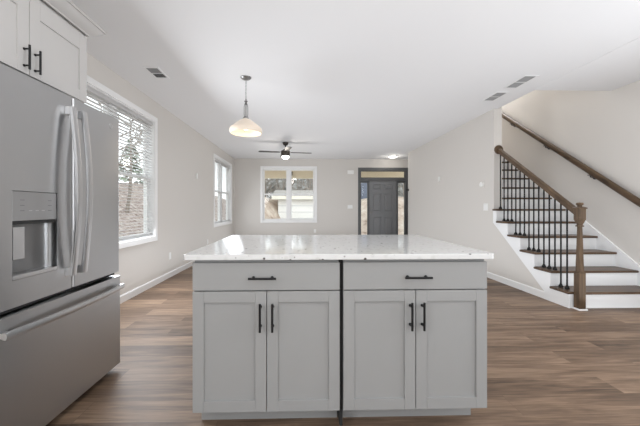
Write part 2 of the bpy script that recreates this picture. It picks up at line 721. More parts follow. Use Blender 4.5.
# right wall beside the stair: full height wall, with the low piece under the open stringer
b = MB()
b.box(XR, XR + 0.128, CAP, COR, 0, H)
b.box(XR, XR + 0.128, OPEN, COR, H + 0.28, ZU)
b.box(XR + 0.065, XR + 0.128, CAP, COR, H, H + 0.28)
b.prism([(XR, 3.40, 0), (XR, CAP, 0), (XR, CAP, 0.93), (XR, 3.40, 0.03)], (0.06, 0, 0))
b.build('wall_right', M['wall'], kind='structure', smooth=False)

b = MB()
b.box(XS, XS + WT, YB - WT, YF + WT, 0, ZU)
b.build('wall_stair', M['wall'], kind='structure', smooth=False)
b = MB()
b.box(XR + 0.128, XS, COR - 0.128, COR, 0, ZU)
b.build('wall_stair_end', M['wall'], kind='structure', smooth=False)
b = MB()
b.box(XR + 0.06, XS, OPEN - 0.12, OPEN, H + 0.28, ZU)
b.build('wall_stair_near', M['wall'], kind='structure', smooth=False)
b = MB()
b.box(XR, XS + WT, OPEN - 0.12, COR + 0.1, ZU, ZU + 0.15)
b.build('ceiling_stairwell', M['ceiling'], kind='structure', smooth=False)

# baseboards


def baseboard(name, pts):
    """pts in plan; board stands to the left of travel direction, 9 cm high"""
    b = MB()
    prof = [(0, 0), (0.014, 0), (0.014, 0.078), (0.008, 0.092), (0, 0.092)]
    sec = [(s, u) for s, u in prof]
    for p, q in zip(pts, pts[1:]):
        b.sweep([(*p, 0), (*q, 0)], sec)
    return b.build(name, M['trim'], kind='structure', smooth=False)


baseboard('baseboard_left', [(XL, YB), (XL, YF)])
baseboard('baseboard_front', [(XL, YF), (DX0 - 0.0, YF)])
baseboard('baseboard_right', [(XR, COR), (XR, 3.36)])
baseboard('baseboard_foyer', [(XS, COR), (XR, COR)][::1])

# ------------------------------------------------------------------ windows


def window(name, axis, u0, u1):
    """twin double-hung window. axis 'L': left wall (u = Y, outwards = -X); 'B': front wall (u = X, outwards = +Y)"""
    def bx(b, a0, a1, w0, w1, z0, z1, bev=0.0):
        if axis == 'L':
            b.box(XL - w1, XL - w0, a0, a1, z0, z1, bev)
        else:
            b.box(a0, a1, YF + w0, YF + w1, z0, z1, bev)
    mid = (u0 + u1) / 2
    root = thing(name, (XL, mid, Z0) if axis == 'L' else (mid, YF, Z0), kind='structure')
    b = MB()
    bx(b, u0, u0 + CW, -0.018, 0, Z0, Z1, 0.003)
    bx(b, u1 - CW, u1, -0.018, 0, Z0, Z1, 0.003)
    bx(b, u0 + CW, u1 - CW, -0.018, 0, Z1 - CW, Z1, 0.003)
    bx(b, u0 + CW, u1 - CW, -0.018, 0, Z0, Z0 + CW, 0.003)
    b.build('window_casing', M['trim'], root)
    i0, i1, k0, k1 = u0 + CW, u1 - CW, Z0 + CW, Z1 - CW
    b = MB()
    J = 0.012
    bx(b, i0, i0 + J, 0, WT, k0, k1)
    bx(b, i1 - J, i1, 0, WT, k0, k1)
    bx(b, i0 + J, i1 - J, 0, WT, k1 - J, k1)
    bx(b, i0 + J, i1 - J, 0, WT, k0, k0 + J)
    bx(b, mid - 0.045, mid + 0.045, 0.055, WT, k0 + J, k1 - J)
    b.build('window_jamb', M['trim'], root)
    zm = (k0 + k1) / 2 + 0.01
    T = 0.042
    for a0, a1 in ((i0 + J, mid - 0.045), (mid + 0.045, i1 - J)):
        for z0, z1, w in ((k0 + J, zm + 0.02, 0.075), (zm - 0.02, k1 - J, 0.108)):
            s = MB()
            bx(s, a0, a0 + T, w, w + 0.032, z0, z1)
            bx(s, a1 - T, a1, w, w + 0.032, z0, z1)
            bx(s, a0 + T, a1 - T, w, w + 0.032, z0, z0 + T)
            bx(s, a0 + T, a1 - T, w, w + 0.032, z1 - T, z1)
            so = s.build('window_sash', M['trim'], root)
            g = MB()
            bx(g, a0 + T - .004, a1 - T + .004, w + 0.012, w + 0.018, z0 + T - .004, z1 - T + .004)
            g.build('window_pane', M['glass'], so, smooth=False)
    return root


window('window_1', 'L', *WL1)
window('window_2', 'L', *WL2)
window('window_3', 'B', *WB)


def blind(u0, u1, label, tilt):
    """white slatted blind hanging inside a left-wall window"""
    i0, i1, k0, k1 = u0 + CW + 0.018, u1 - CW - 0.018, Z0 + CW + 0.012, Z1 - CW - 0.012
    xc = XL - 0.032
    root = thing('window_blind', (xc, (i0 + i1) / 2, k0), label, 'blind')
    MB().box(xc - 0.02, xc + 0.026, i0, i1, k1 - 0.05, k1, 0.003).build('headrail', M['slat'], root)
    MB().box(xc - 0.02, xc + 0.02, i0, i1, k0, k0 + 0.018, 0.003).build('bottom_rail', M['slat'], root)
    b = MB()
    n = int((k1 - 0.06 - k0 - 0.03) / 0.041)
    ct, st = math.cos(R(tilt)), math.sin(R(tilt))
    for i in range(n):
        z = k0 + 0.045 + i * 0.041
        pts = []
        for w, c in ((-0.024, -0.0), (-0.012, 0.0022), (0, 0.003), (0.012, 0.0022), (0.024, 0.0)):
            pts.append((xc + w * ct - c * st, i0, z + w * st + c * ct))
        lower = [(p[0], p[1], p[2] - 0.0022) for p in reversed(pts)]
        b.prism(pts + lower, (0, i1 - i0, 0))
    b.build('blind_slats', M['slat'], root)
    c = MB()
    for y in (i0 + 0.2, (i0 + i1) / 2, i1 - 0.2):
        c.box(xc - 0.001, xc + 0.001, y - 0.0012, y + 0.0012, k0 + 0.01, k1 - 0.04)
    c.build('ladder_cord', M['slat'], root)
    return root


blind(*WL1, 'white slatted blind in the tall window behind the refrigerator', 0)
blind(*WL2, 'white slatted blind in the left-wall window by the far corner', 0)

# ------------------------------------------------------------------ front door
d = thing('door_1', ((DX0 + DX1) / 2, YF, 0), kind='structure')
F = 0.085
dz0, dz1 = 2.01, 2.105
sl0, sl1 = 2.19, 3.085
b = MB()
b.box(DX0, DX0 + F, YF - 0.012, YF + 0.13, 0, DZ, 0.003)
b.box(DX1 - F, DX1, YF - 0.012, YF + 0.13, 0, DZ, 0.003)
b.box(DX0 + F, DX1 - F, YF - 0.012, YF + 0.13, DZ - 0.10, DZ, 0.003)
b.box(DX0 + F, DX1 - F, YF - 0.006, YF + 0.13, dz0, dz1, 0.003)
b.box(sl0 - 0.035, sl0 - 0.003, YF - 0.004, YF + 0.13, 0, dz0)
b.box(sl1 + 0.003, sl1 + 0.035, YF - 0.004, YF + 0.13, 0, dz0)
b.box(DX0 + F, DX1 - F, YF + 0.0, YF + 0.13, 0.0, 0.02)
b.build('door_frame', M['dframe'], d)
# six-panel slab
b = MB()
ys, yd = YF + 0.03, YF + 0.075
W_ = sl1 - sl0
st = 0.115
px = [(sl0 + st, sl0 + W_ / 2 - 0.05), (sl0 + W_ / 2 + 0.05, sl1 - st)]
rows = [(0.235, 0.84), (1.005, 1.60), (1.715, 1.905)]
for a0, a1, z0, z1 in wall_boxes((sl0, sl1, 0.012, dz0 - 0.004), [(p[0], p[1], r[0], r[1]) for p in px for r in rows]):
    b.box(a0, a1, ys, yd, z0, z1)
for p in px:
    for r in rows:
        b.box(p[0], p[1], ys + 0.018, yd - 0.018, r[0], r[1])
        b.box(p[0] + 0.035, p[1] - 0.035, ys + 0.003, yd - 0.003, r[0] + 0.035, r[1] - 0.035, 0.012, 1)
b.build('door_slab', M['door'], d)
kx = sl0 + 0.07
for z, nm in ((0.985, 'door_knob'), (1.115, 'deadbolt')):
    b = MB()
    if nm == 'door_knob':
        b.lathe([(0.032, 0), (0.032, 0.008), (0.012, 0.012), (0.012, 0.035), (0.026, 0.045), (0.029, 0.058), (0.02, 0.07), (0, 0.073)], (kx, ys, z), (0, -1, 0), 20)
    else:
        b.lathe([(0.031, 0), (0.031, 0.012), (0.024, 0.018), (0, 0.018)], (kx, ys, z), (0, -1, 0), 20)
        b.box(kx - 0.004, kx + 0.004, ys - 0.034, ys - 0.016, z - 0.014, z + 0.014)
    b.build(nm, M['nickel'], d)
for z in (0.25, 1.0, 1.78):
    b = MB()
    b.cyl((sl1 - 0.002, ys - 0.006, z - 0.05), (sl1 - 0.002, ys - 0.006, z + 0.05), 0.007)
    b.box(sl1 - 0.03, sl1 + 0.001, ys - 0.002, ys, z - 0.05, z + 0.05)
    b.build('door_hinge', M['nickel'], d)
for a0, a1 in ((DX0 + F, sl0 - 0.035), (sl1 + 0.035, DX1 - F)):
    b = MB()
    e = 0.022
    b.box(a0, a0 + e, YF + 0.03, YF + 0.08, 0.02, dz0)
    b.box(a1 - e, a1, YF + 0.03, YF + 0.08, 0.02, dz0)
    b.box(a0 + e, a1 - e, YF + 0.03, YF + 0.08, 0.02, 0.25)
    b.box(a0 + e, a1 - e, YF + 0.03, YF + 0.08, dz0 - 0.06, dz0)
    so = b.build('sidelight', M['dframe'], d)
    MB().box(a0 + e, a1 - e, YF + 0.052, YF + 0.058, 0.25, dz0 - 0.06).build('sidelight_pane', M['glass'], so, smooth=False)
b = MB()
e = 0.02
b.box(DX0 + F, DX1 - F, YF + 0.03, YF + 0.08, dz1, dz1 + e)
b.box(DX0 + F, DX1 - F, YF + 0.03, YF + 0.08, DZ - 0.10 - e, DZ - 0.10)
b.box(DX0 + F, DX0 + F + e, YF + 0.03, YF + 0.08, dz1 + e, DZ - 0.10 - e)
b.box(DX1 - F - e, DX1 - F, YF + 0.03, YF + 0.08, dz1 + e, DZ - 0.10 - e)
so = b.build('transom', M['dframe'], d)
MB().box(DX0 + F + e, DX1 - F - e, YF + 0.052, YF + 0.058, dz1 + e, DZ - 0.10 - e).build('transom_pane', M['glass'], so, smooth=False)

# ------------------------------------------------------------------ outside
GZ = -0.45
b = MB()
b.box(-40, 40, -20, 60, GZ - 0.3, GZ)
b.build('ground', M['ground'], kind='structure', smooth=False)
b = MB()
b.box(-2.2, 7.0, YF + WT, 12.1, -0.15, -0.02)
b.build('porch_deck', M['deck'], kind='structure', smooth=False)
b = MB()
b.box(-2.2, 7.0, 11.5, 11.7, 2.27, 2.66)
b.box(-2.2, 7.0, YF + WT, 11.5, 2.60, 2.66)
b.box(-2.2, 7.0, YF + WT, 12.2, 2.66, 2.80)
b.build('porch_beam', M['tan'], kind='structure', smooth=False)
b = MB()
for z in range(2):
    pass
b.box(5.2, 5.36, 11.52, 11.68, -0.02, 2.27)
tag(b.build('porch_post', M['siding_trim'], base=True), 'cream porch post standing on the concrete deck outside the front door', 'post')

# porch lantern seen through the far window
pl = thing('porch_lantern', (-0.42, 11.42, 2.33), 'small dark porch lantern outside the upper right far window pane', 'lantern')
b = MB()
b.box(-0.47, -0.37, 11.37, 11.47, 2.36, 2.48, 0.004)
b.build('lantern_body', M['dark_bronze'], pl)
MB().box(-0.485, -0.355, 11.36, 11.485, 2.48, 2.495).build('lantern_cap', M['dark_bronze'], pl)
MB().cyl((-0.42, 11.42, 2.495), (-0.42, 11.42, 2.605), 0.01).build('lantern_stem', M['dark_bronze'], pl)


def bank(name, heights, y0, y1, x0, x1, mat, seed, amp):
    """a rolling earth bank; heights(u, v) gives the height over the grid"""
    rnd = random.Random(seed)
    n, m = 44, 44
    bm = bmesh.new()
    g = [[None] * (m + 1) for _ in range(n + 1)]
    for i in range(n + 1):
        for j in range(m + 1):
            x = x0 + (x1 - x0) * i / n
            y = y0 + (y1 - y0) * j / m
            g[i][j] = bm.verts.new((x, y, heights(x, y) + rnd.uniform(-amp, amp)))
    for i in range(n):
        for j in range(m):
            bm.faces.new((g[i][j], g[i + 1][j], g[i + 1][j + 1], g[i][j + 1]))
    bmesh.ops.solidify(bm, geom=bm.faces[:], thickness=0.3)
    k = MB()
    k._merge(bm)
    return k.build(name, mat, kind='structure')


def smooth(a, b_, t):
    t = max(0, min(1, (t - a) / (b_ - a)))
    return t * t * (3 - 2 * t)


bank('hillside_left', lambda x, y: GZ - 0.02 + 3.5 * smooth(-4.0, -14.0, x) + 0.1 * math.sin(y * 0.8), -3, 45, -32, -3.2, M['litter'], 3, 0.05)
bank('clay_bank_front', lambda x, y: GZ - 0.04 + 2.3 * smooth(13.5, 19, y) * (smooth(1.3, 4.5, x) + smooth(-0.9, -2.6, x - (y - 19) * 0.15)), 12.5, 34, -3.1, 26, M['clay'], 5, 0.05)


M['woods'] = litter_mat('bare_winter_woods', [(0.06, 0.06, 0.055), (0.20, 0.19, 0.17), (0.34, 0.33, 0.31), (0.62, 0.62, 0.62)], 0.9)
bank('wooded_ridge_front', lambda x, y: GZ - 0.04 + 7.4 * smooth(46, 54, y) * smooth(-12, -8.5, x) + 1.2 * math.sin(x * 1.3) * smooth(46, 54, y), 44, 64, -14, 30, M['woods'], 9, 0.45)


def neighbor(name, x0, x1, y0, y1, zw, zr, wall, label, windows=()):
    t = thing(name, ((x0 + x1) / 2, (y0 + y1) / 2, GZ), label, 'house')
    MB().box(x0, x1, y0, y1, GZ, zw).build('house_wall', wall, t, smooth=False)
    ym = (y0 + y1) / 2
    e = 0.4
    b = MB()
    b.prism([(x0 - e, y0 - e, zw + 0.13), (x0 - e, y1 + e, zw + 0.13), (x0 - e, ym, zr)], (x1 - x0 + 2 * e, 0, 0))
    b.build('house_roof', M['shingle'], t, smooth=False)
    MB().box(x0 - e, x1 + e, y0 - e, y0 - e + 0.12, zw - 0.10, zw + 0.129).build('house_fascia', M['siding_trim'], t, smooth=False)
    return t


neighbor('neighbor_house', -1.6, 3.2, 20.2, 25, 1.78, 2.45, M['siding'], 'low white lap-sided house seen through the far window')
neighbor('neighbor_house', 3.9, 7.4, 27.0, 34, 4.4, 6.4, M['slate'], 'slate blue house beyond the bank through the left door sidelight')


def bare_tree(loc, h, seed, label, group):
    rnd = random.Random(seed)
    t = thing('bare_tree', loc, label, 'tree', group)
    trunk, br = MB(), MB()
    base = Vector(loc)
    p = base.copy()
    pts = [p.copy()]
    for i in range(5):
        p = p + Vector((rnd.uniform(-.12, .12), rnd.uniform(-.12, .12), h / 5))
        pts.append(p.copy())
    r0 = 0.035 * h / 3 + 0.03
    for i in range(5):
        trunk.cyl(pts[i], pts[i + 1], r0 * (1 - i / 5.6), r0 * (1 - (i + 1) / 5.6), 8)

    def grow(q, dirv, ln, r, lev):
        e_ = q + dirv * ln
        br.cyl(q, e_, r, r * 0.6, 5)
        if lev == 0:
            return
        for _ in range(3):
            f = rnd.uniform(0.45, 1)
            dd = (dirv + Vector((rnd.uniform(-1, 1), rnd.uniform(-1, 1), rnd.uniform(-.3, .8))) * 0.75).normalized()
            grow(q + dirv * ln * f, dd, ln * rnd.uniform(.5, .75), r * 0.6, lev - 1)
    for i in range(9):
        f = rnd.uniform(0.25, 0.98)
        k = min(4, int(f * 5))
        q = pts[k].lerp(pts[k + 1], f * 5 - k)
        a = rnd.uniform(0, 6.28)
        grow(q, Vector((math.cos(a), math.sin(a), rnd.uniform(.2, .9))).normalized(), h * rnd.uniform(.16, .28), r0 * 0.42, 2)
    trunk.build('tree_trunk', M['bark'], t)
    br.build('tree_branches', M['bark'], t)
    return t


for i, (x, y) in enumerate([(-10.2, 9.0), (-11.2, 12.6), (-10.6, 17.2), (-8.4, 14.6), (-13.5, 20.5), (-12.0, 25.0), (-10.0, 31.0)]):
    z = GZ - 0.05 + 3.5 * smooth(-4.0, -14.0, x)
    bare_tree((x, y, z - 0.12), 5.5 + (i % 3) * 1.2, 20 + i, 'bare grey winter tree on the hillside seen through the left-wall windows', 'bare trees outside the left windows')
for i, (x, y) in enumerate([(-3.6, 29.5), (-1.3, 32.5), (0.6, 28.6), (1.5, 34.5), (-5.6, 35.0), (-2.2, 38.0), (1.2, 39.0), (-0.6, 44.0)]):
    bare_tree((x, y, GZ - 0.05), 6.5 + (i % 3), 50 + i, 'bare grey winter tree rising behind the white house through the far window', 'bare trees behind the white house')
for i, (x, y) in enumerate([(6.3, 18.2), (7.1, 20.6)]):
    bare_tree((x, y, 1.7), 3.2, 80 + i, 'thin bare tree on the clay bank through the right door sidelight', 'bare trees on the clay bank')



def evergreen(loc, h, r, seed):
    rnd = random.Random(seed)
    t = thing('evergreen_tree', loc, 'dull green evergreen tree on the hillside seen through the left-wall windows', 'tree', 'evergreens outside the left windows')
    MB().cyl(loc, (loc[0], loc[1], loc[2] + h * 0.5), 0.12, 0.06, 8).build('tree_trunk', M['bark'], t)
    b = MB()
    x, y, z = loc
    n = 420
    for i in range(n):
        f = rnd.random() ** 0.8
        a = rnd.uniform(0, 6.283)
        rr = r * (1 - f) * rnd.uniform(0.55, 1.05) + 0.05
        c = Vector((x + rr * math.cos(a), y + rr * math.sin(a), z + 0.25 + f * (h - 0.3)))
        s_ = rnd.uniform(0.25, 0.5) * (1.1 - 0.6 * f)
        o_ = Vector((math.cos(a), math.sin(a), -0.35)) * s_
        w_ = Vector((-math.sin(a), math.cos(a), rnd.uniform(-.3, .3))) * s_ * 0.45
        u_ = Vector((0, 0, s_ * 0.22))
        bmq = bmesh.new()
        vs = [bmq.verts.new(c - o_ * 0.5), bmq.verts.new(c + w_), bmq.verts.new(c + o_), bmq.verts.new(c - w_), bmq.verts.new(c + u_)]
        for q in ((0, 1, 4), (1, 2, 4), (2, 3, 4), (3, 0, 4), (3, 2, 1, 0)):
            bmq.faces.new([vs[k] for k in q])
        b.bm.from_mesh(_tmpmesh(bmq))
    b.build('tree_foliage', M['evergreen'], t, smooth=False)


def _tmpmesh(bmq):
    me = bpy.data.meshes.get('scratch') or bpy.data.meshes.new('scratch')
    bmq.to_mesh(me)
    bmq.free()
    return me


for i, (x, y) in enumerate([(-13.5, 16.5), (-14.5, 22.0), (-14.8, 9.6), (-12.2, 33.0), (-17.6, 19.2), (-15.2, 27.0), (-17.6, 13.2)]):
    evergreen((x, y, GZ - 0.1 + 3.5 * smooth(-4.0, -14.0, x)), 3.4 + 0.5 * (i % 3), 1.4, 130 + i)

# ------------------------------------------------------------------ staircase
NX, NY = 3.118, 3.29
RISE, RUN, Y1 = 0.187, 0.254, 3.335
NST = 14
SX0, SX1 = XR - 0.03, 4.118
st_ = thing('staircase', ((SX0 + SX1) / 2, Y1, 0), 'straight staircase of brown wood treads and white risers by the right wall', 'staircase')
for n in range(1, NST + 1):
    y0 = Y1 + RUN * (n - 1)
    z = RISE * n
    t0, t1 = y0 - 0.028, y0 + RUN
    b = MB()
    if n == 1:
        nx = NX + 0.0385
        b.prism([(SX0, NY + 0.0385, z - 0.028), (nx, NY + 0.0385, z - 0.028), (nx, t0, z - 0.028), (SX1, t0, z - 0.028), (SX1, t1, z - 0.028), (SX0, t1, z - 0.028)], (0, 0, 0.028), 0.006)
    elif t1 < CAP:
        b.box(SX0, SX1, t0, t1, z - 0.028, z, 0.008)
    elif t0 < CAP:
        b.prism([(SX0, t0, z - 0.028), (SX1, t0, z - 0.028), (SX1, t1, z - 0.028), (XR + 0.13, t1, z - 0.028), (XR + 0.13, CAP - 0.002, z - 0.028), (SX0, CAP - 0.002, z - 0.028)], (0, 0, 0.028), 0.006)
    else:
        b.box(XR + 0.13, SX1, t0, t1, z - 0.028, z, 0.008)
    b.build('stair_tread', M['tread'], st_)
    x0 = XR + 0.002 if y0 + 0.02 < CAP else XR + 0.13
    MB().box(x0, SX1, y0, y0 + 0.02, z - RISE, z - 0.0285).build('stair_riser', M['riser'], st_)
# open-side stringer board under the treads
pts = [(XR, Y1 + 0.0, 0)]
for n in range(1, 7):
    y0 = Y1 + RUN * (n - 1)
    z = RISE * n - 0.0285
    pts += [(XR, y0, z)]
    y2 = min(y0 + RUN, CAP - 0.002)
    pts += [(XR, y2, z)]
    if y2 >= CAP - 0.002:
        break
pts += [(XR, CAP - 0.002, 0.905), (XR, 3.68, 0.095), (XR, 3.68, 0)]
b = MB()
b.prism([(p[0] - 0.016, p[1], p[2]) for p in pts], (0.0155, 0, 0))
# solid backing below the steps so that no light leaks through
b.build('stringer', M['riser'], st_, smooth=False)
b = MB()
nose = lambda y: RISE + (y - Y1 + 0.028) * RISE / RUN
b.prism([(SX1, 3.31, 0), (SX1, 7.0, 0), (SX1, 7.0, nose(7.0) + 0.05), (SX1, 3.31, nose(3.31) + 0.05)], (XS - SX1 - 0.001, 0, 0))
b.build('wall_skirt', M['riser'], st_, smooth=False)
MB().box(XR + 0.128, XS, Y1 + RUN * NST, COR - 0.128, RISE * 15 - 0.25, RISE * 15).build('floor_upstairs', M['floor'], kind='structure', smooth=False)

# railing: newel, handrail, balusters
NX, NY = 3.118, 3.29
RXc = 3.122
rail_z = lambda y: 1.095 + (y - 3.33) * 0.712
rl = thing('stair_railing', (NX, NY, 0), 'brown wood handrail on black iron balusters with a square newel post', 'railing')
b = MB()
hw = 0.037
b.box(NX - hw, NX + hw, NY - hw, NY + hw, 0.0, 0.415, 0.004)
b.prism([(NX - hw, NY - hw, 0.415), (NX + hw, NY - hw, 0.415), (NX + hw, NY + hw, 0.415), (NX - hw, NY + hw, 0.415)], (0, 0, 0.001))


def frustum(b, z0, h0, z1, h1):
    bm = bmesh.new()
    A = [bm.verts.new((NX + sx * h0, NY + sy * h0, z0)) for sx, sy in ((-1, -1), (1, -1), (1, 1), (-1, 1))]
    B = [bm.verts.new((NX + sx * h1, NY + sy * h1, z1)) for sx, sy in ((-1, -1), (1, -1), (1, 1), (-1, 1))]
    bm.faces.new(list(reversed(A)))
    bm.faces.new(B)
    for i in range(4):
        bm.faces.new((A[i], A[(i + 1) % 4], B[(i + 1) % 4], B[i]))
    b._merge(bm)


frustum(b, 0.415, hw, 0.425, 0.028)
frustum(b, 0.425, 0.026, 0.93, 0.016)
frustum(b, 0.93, 0.026, 0.945, 0.026)
frustum(b, 0.945, 0.018, 0.965, 0.02)
frustum(b, 0.965, 0.022, 1.015, 0.038)
b.box(NX - 0.038, NX + 0.038, NY - 0.038, NY + 0.038, 1.015, 1.13, 0.004)
nw = b.build('newel_post', M['newel'], rl, smooth=False)
b = MB()
frustum(b, 1.13, 0.045, 1.142, 0.047)
frustum(b, 1.142, 0.047, 1.155, 0.026)
b.lathe([(0.022, 0), (0.022, 0.012), (0.033, 0.022), (0.035, 0.032), (0.027, 0.043), (0.0, 0.049)], (NX, NY, 1.155), seg=24)
b.build('newel_cap', M['newel'], nw)
b = MB()
rsec = [(-0.028, -0.03), (0.028, -0.03), (0.03, -0.008), (0.034, 0.008), (0.028, 0.026), (0.012, 0.033), (-0.012, 0.033), (-0.028, 0.026), (-0.034, 0.008), (-0.03, -0.008)]
b.sweep([(RXc, NY + hw - 0.002, rail_z(NY + hw)), (RXc, CAP - 0.02, rail_z(CAP - 0.02))], rsec)
b.build('handrail', M['rail'], rl)
b = MB()
b.lathe([(0.07, 0), (0.07, 0.012), (0.06, 0.02), (0, 0.02)], (RXc, CAP - 0.0005, rail_z(CAP)), (0, -1, 0), 28)
b.build('wall_rosette', M['rail'], rl)
for k in range(15):
    y = 3.455 + k * 0.0847
    n = int((y - (Y1 - 0.028)) / RUN) + 1
    if y > Y1 + RUN * n - 0.005:
        n += 1
    z0 = RISE * n
    b = MB()
    b.cyl((RXc, y, z0), (RXc, y, rail_z(y) - 0.03), 0.009, seg=10)
    bo = b.build('baluster', M['iron'], rl)
    s = MB()
    s.lathe([(0.024, 0), (0.024, 0.014), (0.0095, 0.042), (0, 0.042)], (RXc, y, z0), seg=14)
    s.build('baluster_shoe', M['iron'], bo)

# white shoe moulding round the newel foot
b = MB()
for (x0, x1, y0, y1) in ((NX - hw - 0.012, NX + hw + 0.012, NY - hw - 0.012, NY - hw), (NX - hw - 0.012, NX - hw, NY - hw, Y1 - 0.001), (NX + hw, NX + hw + 0.012, NY - hw, Y1 - 0.001)):
    b.box(x0, x1, y0, y1, 0, 0.018, 0.003)
b.box(NX + hw + 0.012, SX1, Y1 - 0.012, Y1 - 0.0005, 0, 0.018, 0.003)
b.build('trim_1', M['trim'], kind='structure')

# wall handrail
wr_z = lambda y: 1.199 + (y - 3.519) * 0.7335
XH = 4.08
wr = thing('wall_handrail', (XS, 3.3, wr_z(3.3)), 'round brown wood handrail bracketed to the stairwell wall', 'handrail')
b = MB()
rs = [(0.03 * math.cos(a * math.pi / 8), 0.042 * math.sin(a * math.pi / 8)) for a in range(16)]
b.sweep([(XH, 3.2, wr_z(3.2)), (XH, 6.9, wr_z(6.9))], rs)
b.build('rail', M['rail'], wr)
for y in (4.142, 4.928, 5.739, 6.55):
    b = MB()
    z = wr_z(y)
    b.cyl((XS, y, z - 0.085), (XS - 0.01, y, z - 0.085), 0.03)
    b.cyl((XS - 0.005, y, z - 0.085), (XH + 0.005, y, z - 0.08), 0.008, seg=10)
    b.cyl((XH + 0.005, y, z - 0.085), (XH, y, z - 0.03), 0.009, seg=10)
    b.box(XH - 0.014, XH + 0.014, y - 0.03, y + 0.03, z - 0.056, z - 0.046)
    b.build('rail_bracket', M['dark_bronze'], wr)

# ------------------------------------------------------------------ kitchen island


def bar_pull(b, c, axis, length, out, r=0.0058, post=0.032, inset=0.022):
    """bar pull standing off a face; c = centre on the face, axis = bar direction, out = outward direction"""
    c, a, o = Vector(c), Vector(axis), Vector(out)
    m = c + o * post
    b.cyl(m - a * length / 2, m + a * length / 2, r, seg=14)
    for s in (-1, 1):
        q = c + a * s * (length / 2 - inset)
        b.cyl(q, q + o * post, r * 0.8, seg=10)
        b.cyl(q, q + o * 0.004, r * 1.25, seg=12)


def shaker(b, u0, u1, z0, z1, fr, put, top=None):
    """five-piece door: put(b,u0,u1,depth0,depth1,z0,z1) with depth 0 at the front face"""
    T, rec = 0.02, 0.009
    top = top or fr
    put(b, u0, u0 + fr, 0, T, z0, z1, 0.0015)
    put(b, u1 - fr, u1, 0, T, z0, z1, 0.0015)
    put(b, u0 + fr, u1 - fr, 0, T, z0, z0 + fr, 0.0015)
    put(b, u0 + fr, u1 - fr, 0, T, z1 - top, z1, 0.0015)
    put(b, u0 + fr - 0.002, u1 - fr + 0.002, rec, T, z0 + fr - 0.002, z1 - top + 0.002, 0)


FY = 1.52                                # plane of the island's door faces


def iput(b, u0, u1, d0, d1, z0, z1, bev):
    b.box(u0, u1, FY + d0, FY + d1, z0, z1, bev)


def island_cabinet(x0, x1, label, hx, hx2, drx, kick0, kick1):
    t = thing('island_cabinet', ((x0 + x1) / 2, FY + 0.3, 0), label, 'cabinet')
    b = MB()
    b.box(x0 + 0.003, x1 - 0.003, FY + 0.021, FY + 0.62, 0.112, 0.8828)
    b.box(x0 + kick0, x1 - kick1, FY + 0.112, FY + 0.60, 0.0, 0.112)
    b.build('cabinet_body', M['cabinet'], t, smooth=False)
    zt, zd = 0.866, 0.724
    dr = MB()
    dr.box(x0, x1, FY, FY + 0.02, zd + 0.003, zt, 0.0018)
    dro = dr.build('drawer_front', M['cabinet'], t)
    h = MB()
    bar_pull(h, (drx, FY, 0.792), (1, 0, 0), 0.138, (0, -1, 0))
    h.build('drawer_handle', M['black'], dro)
    xm = (x0 + x1) / 2 + 0.0005
    for u0, u1, x in ((x0, xm - 0.0018, hx), (xm + 0.0018, x1, hx2)):
        q = MB()
        shaker(q, u0, u1, 0.113, zd - 0.003, 0.056, iput)
        do = q.build('cabinet_door', M['cabinet'], t)
        h = MB()
        bar_pull(h, (x, FY, 0.597), (0, 0, 1), 0.14, (0, -1, 0))
        h.build('door_handle', M['black'], do)
    return t


island_cabinet(-0.549, 0.192, 'grey island cabinet nearer the refrigerator, with drawer and two doors', -0.208, -0.147, -0.197, 0.008, 0.0)
island_cabinet(0.211, 0.953, 'grey island cabinet nearer the staircase, with drawer and two doors', 0.553, 0.614, 0.586, 0.0, 0.022)
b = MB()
b.box(0.1935, 0.2095, FY + 0.022, FY + 0.6, 0.02, 0.8828)  # black strip paints the shade of the gap between the cabinets
tag(b.build('gap_shade_strip', M['gap_shade'], base=True, smooth=False), 'narrow strip blackened for the shade in the gap between the two island cabinets', 'shade_strip')
b = MB()
b.box(-0.549, 0.953, FY + 0.621, FY + 0.66, 0.0, 0.8828)
tag(b.build('island_back_panel', M['cabinet'], base=True, smooth=False), 'grey back panel closing the island on its living room side', 'panel')

bm = bmesh.new()
bmesh.ops.create_cube(bm, size=1)
cx0, cx1, cy0, cy1, cz0, cz1 = -0.592, 0.982, 1.497, 2.57, 0.883, 0.911
for v in bm.verts:
    v.co = Vector((cx0 + (v.co.x + .5) * (cx1 - cx0), cy0 + (v.co.y + .5) * (cy1 - cy0), cz0 + (v.co.z + .5) * (cz1 - cz0)))
ve = [e_ for e_ in bm.edges if abs(e_.verts[0].co.z - e_.verts[1].co.z) > 0.01]
bmesh.ops.bevel(bm, geom=ve, offset=0.02, segments=5, affect='EDGES', profile=0.5)
he = [e_ for e_ in bm.edges if abs(e_.verts[0].co.z - e_.verts[1].co.z) < 0.001]
bmesh.ops.bevel(bm, geom=he, offset=0.003, segments=2, affect='EDGES', profile=0.5)
b = MB()
b._merge(bm)
tag(b.build('countertop', M['quartz'], base=True), 'white speckled quartz countertop lying on the kitchen island', 'countertop')

# ------------------------------------------------------------------ refrigerator
FX = -1.3
fy0, fy1, fs = 1.30, 2.174, 1.737
fr = thing('refrigerator', (-1.72, (fy0 + fy1) / 2, 0), 'stainless steel french door refrigerator with ice dispenser against the left wall', 'refrigerator')
BX = FX - 0.075
b = MB()
b.box(-2.10, BX - 0.012, fy0 + 0.006, fy1 - 0.006, 0.035, 1.755, 0.004)
b.build('fridge_body', M['steel_side'], fr)
b = MB()
b.box(-2.05, FX - 0.09, fy0 + 0.01, fy1 - 0.01, 0.0, 0.034)
b.box(BX - 0.012, FX - 0.03, fy0 + 0.012, fy1 - 0.012, 0.69 - 0.02, 0.69)
b.box(BX - 0.0121, BX - 0.001, fy0 + 0.012, fy1 - 0.012, 0.05, 1.75)
b.build('base_grille', M['rubber'], fr)


